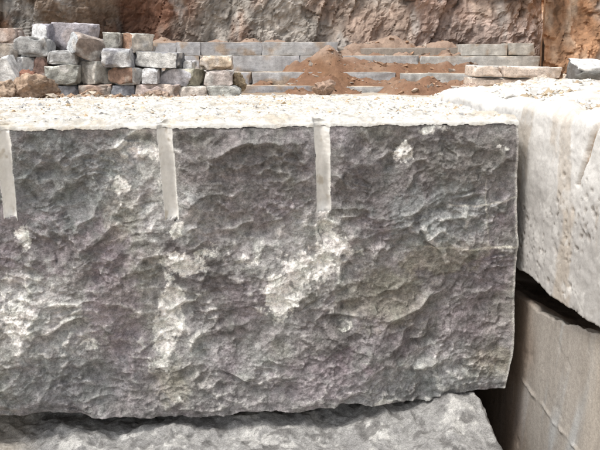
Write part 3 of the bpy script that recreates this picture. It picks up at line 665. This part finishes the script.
r = np.random.default_rng(41); n = 3500; a_, b_ = XS + .10 + r.uniform(0, 1, n) ** 1.3 * 1.4, r.uniform(-.6, 1.2, n)
cc = np.where(r.random((n, 1)) < .3, np.array([[.5, .4, .28]]), np.array([[.62, .6, .56]])) * r.uniform(.65, 1.1, (n, 1))
o = link('stone_chips', pebbles('stone_chips', np.stack([a_, b_, ZRT - .012 + .012 * fbm(np.stack([a_ * 3, b_ * 3, 0 * a_], 1), 43, 2)], 1), np.clip(np.exp(r.normal(-4.0, .55, n)), .008, .06), cc, 42), None, M_CHIP); o.location = O; o.rotation_euler = (0, 0, PSI)
tag(o, 'chips strewn over the top of the pale right block', 'stone chips', kind='stuff')
# ------------------------------------------------------------------ white rubble heap on the right, behind and on the pale block
hx, hy = np.arange(-.3, 3.2, .018), np.arange(.5, 6.5, .025)
X, Y = [a.ravel() for a in np.meshgrid(hx, hy, indexing='ij')]; q = np.stack([X, Y, 0 * X], 1)
def heap_h(X, Y):
    q = np.stack([X, Y, 0 * X], 1)
    hgt = np.interp(X + .3 * fbm(q * .9, 401, 2), [.2, .8, 1.2, 1.7, 2.2, 3.0], [-.55, -.30, -.20, -.12, -.02, .07])
    hgt = hgt * sstep(6.4, 4.2, Y) - .9 * (1 - sstep(6.4, 4.2, Y)) - .10 * sstep(1.6, .6, Y) - .018 * np.clip(Y - 1.4, 0, 9)
    return ZT + hgt + .03 * fbm(q * 2.2, 402, 4) + .03 * (scallop(q[:, :2] * 6, 403, 1, 1, .8) - .5) * -1 + .014 * fbm(q * 14, 404, 4, .6)
Z = heap_h(X, Y)
hc = np.tile([.64, .615, .57], (len(X), 1)); hc = mixc(hc, (.45, .37, .27), sstep(.05, .45, fbm(q * 4, 406, 5, .65)) * .7); hc = mixc(hc, (.42, .41, .40), sstep(.1, .5, fbm(q * 9, 407, 5, .65)) * .6)
hp = link('rubble_heap', mesh('rubble_heap', np.stack([X, Y, Z], 1), gridq(len(hx), len(hy)), hc), None, M_DUST); hp.location = O; hp.rotation_euler = (0, 0, PSI)
tag(hp, 'whitish heap of dust and rubble behind the pale right block', 'rubble heap', kind='stuff')
r = np.random.default_rng(31); n = 3200; a_, b_ = r.uniform(.5, 3.1, n), r.uniform(.8, 5.6, n); z_ = heap_h(a_, b_)
cc = np.where(r.random((n, 1)) < .25, np.array([[.55, .43, .3]]), np.array([[.72, .70, .65]])) * r.uniform(.7, 1.1, (n, 1))
o = link('heap_stones', pebbles('heap_stones', np.stack([a_, b_, z_], 1), np.clip(np.exp(r.normal(-3.5, .55, n)), .01, .09), cc, 32), None, M_CHIP); o.location = O; o.rotation_euler = (0, 0, PSI)
tag(o, 'loose pale stones strewn over the whitish rubble heap', 'stones', kind='stuff')

# ------------------------------------------------------------------ the stack of cut blocks at the left
GREY, LGREY, BLUE, LILAC, GREEN = (.33, .32, .31), (.50, .49, .47), (.30, .31, .34), (.37, .34, .38), (.36, .36, .31)
BEIGE, PINK, RUST, BROWN, WHITE, TAN = (.50, .43, .36), (.47, .36, .32), (.34, .17, .09), (.25, .17, .12), (.66, .65, .61), (.58, .43, .27)
GB = 1.12
def stack_block(label, x0, y0, x1, y1, Y, split=None, th=30, roll=0, front=GREY, side=None, second=None, sec=0.0, depth=.7, seed=1, amp=.018, down=False, cat='stone block', group=None):
    if split is None:
        a, b = P(x0, y1, Y), P(x1, y0, Y); size = (b.x - a.x, depth, b.z - a.z); yaw = R(random.uniform(-5, 5)); c = Vector(((a.x + b.x) / 2, Y + depth / 2, (a.z + b.z) / 2))
    else:
        a, m, b = P(x0, y1, Y), P(split, y0, Y), P(x1, y0, Y); t_ = R(th)
        wr, wl = (b.x - m.x) / math.cos(t_), (m.x - a.x) / math.sin(t_)
        size = (wr, wl, b.z - a.z); yaw = t_
        # near corner at m; right face runs along (cos, sin), left face along (-sin, cos)
        c = Vector((m.x, Y, (m.z + a.z) / 2)) + Vector((math.cos(t_), math.sin(t_), 0)) * wr / 2 + Vector((-math.sin(t_), math.cos(t_), 0)) * wl / 2
    def pale(k_):
        if k_ is None: return None
        g_ = sum(k_) / 3; return tuple(min(.72, (x_ * .72 + g_ * .28) * 1.22) for x_ in k_)
    front, side, second = pale(front), pale(side), pale(second)
    if second is None: second, sec = (.60, .58, .55), -.12
    zb = c.z - size[2] / 2
    if down: zt = c.z + size[2] / 2; zb = GB - .12; size = (size[0], size[1], zt - zb)
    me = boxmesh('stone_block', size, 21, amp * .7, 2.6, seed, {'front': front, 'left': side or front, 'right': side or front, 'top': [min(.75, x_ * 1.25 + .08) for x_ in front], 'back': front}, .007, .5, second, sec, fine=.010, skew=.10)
    for v_ in (me,):
        v_.transform(Matrix.Translation((0, 0, size[2] / 2)))
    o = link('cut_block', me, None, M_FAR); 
    rm = Matrix.Rotation(R(roll), 4, 'Y') @ Matrix.Rotation(yaw, 4, 'Z')
    cen = Vector((c.x, c.y, zb + size[2] / 2)); base = cen + rm @ Vector((0, 0, -size[2] / 2))
    o.matrix_world = Matrix.Translation(base) @ rm
    tag(o, label, cat, group or 'cut stone blocks stacked at the left'); return o
SB = stack_block; T = 19.3
# bottom course, standing on the ground
SB('dark blue-grey block in the bottom row under the rounded grey-green block', 46, 86, 76, 99, T, front=BLUE, seed=1, down=True)
SB('rusty brown block in the bottom row under the pale cracked block', 76, 85, 110, 99, T, front=(.36, .23, .16), second=(.42, .36, .3), sec=.1, seed=2, down=True)
SB('small dark blue-grey block in the bottom row under the rust-faced block', 110, 85.5, 134, 98, T + .1, front=(.22, .23, .26), second=(.34, .35, .38), seed=3, down=True)
SB('pinkish crumbling block in the bottom row below the white block', 134, 84.5, 180, 101, T, front=PINK, second=(.56, .45, .36), sec=.15, seed=4, amp=.05, down=True)
SB('beige square block in the bottom row right of the pinkish crumbling one', 180, 86.5, 208, 101, T, front=(.48, .42, .36), seed=5, down=True)
SB('grey-green block at the right end of the bottom row', 209, 86, 239, 101, T + .05, front=(.42, .43, .39), seed=6, down=True)
SB('grey block low at the left behind the brown boulders', 10, 76, 46, 100, T + .25, front=(.33, .29, .25), second=BROWN, sec=.1, seed=7, down=True)
# second course
SB('rounded grey-green block in the middle of the stack under a dark joint', 43, 65.5, 76, 85.5, T - .05, front=(.37, .37, .32), seed=8, amp=.03)
SB('pale block with a crack across its left face and a grey right face', 75.5, 61.5, 108, 84.5, T + .05, split=94, th=48, front=(.36, .35, .31), side=(.56, .52, .45), seed=9)
SB('block with a rust-brown face and grey right end in the stack', 105.5, 68, 142, 85, T - .1, split=132, th=64, front=(.44, .43, .41), side=(.34, .20, .13), second=(.46, .38, .3), sec=.02, seed=10)
SB('white blotched block left of the long lilac-grey block', 142, 68.5, 157, 84, T + .02, front=WHITE, second=(.4, .4, .38), sec=-.05, seed=11)
SB('long lilac-grey block with a brown-green right end', 157, 69, 203, 86, T + .0, split=191, th=66, front=(.36, .34, .24), side=(.46, .45, .48), seed=12)
SB('pinkish beige block leaning at the right end of the stack', 204, 70, 231, 86, T + .1, roll=4, front=(.47, .40, .36), seed=13)
SB('grey and white block above the brown boulders at the left', 9, 57.5, 34, 76, T + .1, split=22, th=45, front=(.60, .59, .56), side=(.30, .30, .31), seed=14)
SB('narrow reddish-brown block between two grey blocks at the left', 33, 56, 46, 77, T + .2, front=(.27, .16, .12), seed=15)
# third course
SB('grey block streaked white under the lilac top block', 46, 50.5, 74, 64.5, T + .05, front=(.38, .38, .37), second=(.66, .65, .63), sec=.03, seed=16)
SB('mottled dark and white block at the left end of the long grey block', 102, 48.5, 130, 67.5, T - .08, front=(.24, .24, .26), second=(.56, .56, .55), sec=.05, seed=17)
SB('longest light grey block lying on the stack with a dark right end', 130, 52, 183, 68, T + .0, split=176, th=72, front=(.16, .16, .17), side=(.52, .51, .48), seed=18, roll=2)
SB('small white block at the dark end of the longest block', 183, 61, 193, 69, T + .25, front=(.74, .73, .70), seed=19)
SB('tan crumbling rough block on top at the right end of the stack', 200, 56, 231, 70, T + .15, front=(.50, .44, .38), second=TAN, sec=.2, seed=20, amp=.05)
SB('big grey weathered block at the upper left of the stack', 15, 36.5, 47, 57.5, T + .15, front=(.35, .35, .34), second=(.5, .49, .47), sec=-.04, seed=21, amp=.035)
SB('brownish grey block at the far left edge of the stack', -14, 44, 16, 61, T + .2, front=(.34, .28, .22), second=(.45, .42, .38), seed=22, amp=.03)
# tops
SB('block with a pale greenish-white left face on top of the stack', 26, 23.5, 54, 42, T + .55, split=46, th=52, front=(.24, .23, .27), side=(.66, .67, .62), seed=23)
SB('large lilac-grey block with a pink top on the stack', 53, 23, 93, 50, T + .75, front=(.36, .33, .36), second=(.5, .42, .40), sec=-.03, seed=24)
SB('tilted block with a blue-grey left face and brown right face', 63, 35, 100, 58, T - .1, split=75, th=40, roll=24, front=(.27, .21, .17), side=(.42, .44, .45), seed=25)
SB('small bluish block far back between the tilted and the yellowish block', 93, 39, 107, 50, T + .9, front=(.34, .34, .38), seed=26, depth=.5)
SB('yellowish grey block on top beside the rust and beige block', 105, 32.5, 120, 49, T + .35, front=(.33, .32, .28), second=(.58, .5, .25), sec=-.06, seed=27)
SB('block with a rust left face and a beige right face on top', 119.5, 33.5, 151, 52, T + .3, split=131, th=42, front=(.52, .46, .38), side=(.34, .18, .10), seed=28)
SB('pinkish broken block at the top left corner of the stack', -8, 28, 17, 45, T + .5, front=(.52, .42, .36), second=(.38, .26, .2), sec=.02, seed=29, amp=.05)
# hidden hearting the visible faces lean on
SB('plain grey block behind the left half of the stacked blocks', -10, 44, 148, 100, T + .95, front=(.3, .28, .26), seed=30, depth=.8, down=True)
SB('plain grey block behind the lower right end of the stacked blocks', 150, 71, 232, 100, T + .9, front=(.3, .28, .26), seed=31, depth=.8, down=True)

def boulder(label, x0, y0, x1, y1, Y, col, seed, name='boulder', roll=0, deep=1.0, cat='boulder', mat=M_FAR, sub=4, group=None, rz=0):
    a, b = P(x0, y1, Y), P(x1, y0, Y); wx, wz = b.x - a.x, b.z - a.z
    o = link(name, rockmesh(name, (wx * 1.12, wx * deep, wz * 1.18), seed, col, sub + 1, rough=.26, var=.5), None, mat)
    o.location = ((a.x + b.x) / 2, Y + wx * deep * .35, (a.z + b.z) / 2); o.rotation_euler = (0, R(roll), rz)
    tag(o, label, cat, group); return o
G_ = 'boulders in front of the stack'
boulder('large brown boulder at the foot of the stack, far left', 3, 78, 45, 108, T - .9, (.46, .34, .25), 51, group=G_)
boulder('ochre boulder cut by the left edge of the picture', -18, 79, 10, 104, T - 1.1, (.46, .35, .26), 52, group=G_)
boulder('small reddish stone on the large brown boulder', 18, 71, 35, 84, T - .35, (.33, .17, .12), 53, group=G_)
boulder('brown stone under the pale cracked block at the stack foot', 78, 89, 96, 102, T - .5, (.46, .33, .24), 54, group=G_)
boulder('small dark brown stone before the small dark block', 112, 94, 124, 103, T - .5, (.33, .24, .18), 55, group=G_)
boulder('pinkish brown stone in front of the crumbling bottom block', 146, 90, 168, 104, T - .5, (.5, .38, .3), 56, group=G_)
boulder('brown-green broken stone right of the leaning pinkish block', 231, 75, 247, 92, T + .5, (.34, .27, .18), 57, group=G_)
boulder('pinkish boulder half sunk in the central brown soil', 314, 82, 335, 99, 23.2, (.42, .30, .23), 58)
tl = SB('pale whitish slab leaning at the far left above the brown boulders', -12, 60, 14, 92, T - .45, roll=-28, front=(.62, .60, .57), seed=59, depth=.5, second=(.45, .42, .38), sec=-.1)
# loose brown and cream rubble at the foot of the stack
r = np.random.default_rng(77); n = 2600; a_, b_ = r.uniform(-8.5, -.2, n), T - .1 - np.abs(r.normal(0, .9, n))
z_ = ground_h(a_, b_) + .02
cc = np.where(r.random((n, 1)) < .5, np.array([[.45, .31, .21]]), np.array([[.64, .56, .46]])) * r.uniform(.65, 1.15, (n, 1))
tag(link('foot_rubble', pebbles('foot_rubble', np.stack([a_, b_, z_], 1), np.clip(np.exp(r.normal(-2.15, .55, n)), .04, .38), cc, 78), None, M_FAR), 'brown and cream rubble along the foot of the block stack', 'rubble', kind='stuff')

# ------------------------------------------------------------------ cream slabs and the dusty dark block at the right
SL = (.66, .56, .48); Ys = 16.5
def slab(label, x0, y0, x1, y1, Y, seed, roll=0, depth=.9, yaw=2):
    a, b = P(x0, y1, Y), P(x1, y0, Y)
    me = boxmesh('slab', (b.x - a.x, depth, b.z - a.z), 15, .012, 2.5, seed, {'front': SL, 'top': (.74, .71, .66)}, .02, .15, (.55, .42, .32), -.1)
    o = link('stone_slab', me, None, M_FAR); o.location = ((a.x + b.x) / 2, Y + depth / 2, (a.z + b.z) / 2); o.rotation_euler = (0, R(roll), R(yaw))
    tag(o, label, 'stone slab', 'cream slabs stacked on the right')
slab('cream slab on top at the left, butted against its longer neighbour', 474, 66, 502.6, 77, Ys, 501, 1.2)
slab('longer cream slab on top at the right of the slab pile', 503.2, 66.8, 562, 78, Ys, 502, 1.2)
slab('cream slab at the bottom of the slab pile', 470.5, 78.2, 541, 87, Ys + .05, 503, 1.0)
for k, (x0, x1, lb_) in enumerate(((476, 486, 'small stone propping the left end of the bottom cream slab'), (520, 534, 'small stone propping the right end of the bottom cream slab'))):
    boulder(lb_, x0, 86, x1, 97, Ys + .2, (.5, .42, .34), 511 + k, 'prop_stone', cat='stone', sub=3)
boulder('pinkish rock left of the cream slab pile', 459, 84, 480, 96, Ys - .6, (.55, .42, .34), 515, cat='rock')
boulder('cream rock under the right end of the slab pile', 530, 75, 556, 93, Ys - .5, (.64, .55, .46), 516, cat='rock')
boulder('bluish grey boulder in the whitish heap below the slabs', 551, 85, 564, 99, 7.0, (.48, .49, .52), 517, cat='boulder')
boulder('pale rounded rock at the foot of the orange cliff', 562, 74, 583, 90, 12.5, (.66, .55, .44), 518, cat='rock')
a, b = P(579, 90, 11.5), P(640, 64, 11.5)
o = link('dusty_block', boxmesh('dusty_block', (b.x - a.x, .8, b.z - a.z), 19, .03, 3, 521, {'front': (.17, .165, .15), 'top': (.78, .77, .74), 'left': (.17, .16, .15)}, .05, .3, (.3, .29, .27), -.08), None, M_FAR)
o.location = ((a.x + b.x) / 2, 11.9, (a.z + b.z) / 2); o.rotation_euler = (R(12), R(3), R(-6))
tag(o, 'dark block with white dusty top at the right edge below the cliff', 'stone block')
# rubble bank that carries the slabs and the dusty block
hx, hy = np.arange(1.0, 9, .07), np.arange(8.5, 20, .07)
X, Y = [a.ravel() for a in np.meshgrid(hx, hy, indexing='ij')]; q = np.stack([X, Y, 0 * X], 1)
px_ = X / (Y * 1.02) * F + 300 + 8 * fbm(q * .8, 531, 3)
zt = EYE - Y * 1.0 * (np.interp(px_, [380, 450, 480, 540, 575, 640], [112, 97, 90, 88, 80, 78]) - HOR) / F
Z = np.where(Y < Ys + 1.5, zt, zt - (Y - Ys - 1.5) * .6) + (.022 * fbm(q * 2, 533, 4) + .02 * fbm(q * 7, 534, 3)) * Y / 17
Z = np.minimum(Z, EYE - .25); Z -= .9 * sstep(10.2, 8.6, Y)
bc = np.tile([.66, .58, .48], (len(X), 1)); bc = mixc(bc, (.46, .33, .23), sstep(0, .4, fbm(q * 1.3, 535, 4)) * .6)
tag(link('rubble_bank', mesh('rubble_bank', np.stack([X, Y, Z], 1), gridq(len(hx), len(hy)), bc), None, M_SOIL), 'cream rubble bank under the slab pile', 'rubble bank', kind='stuff')
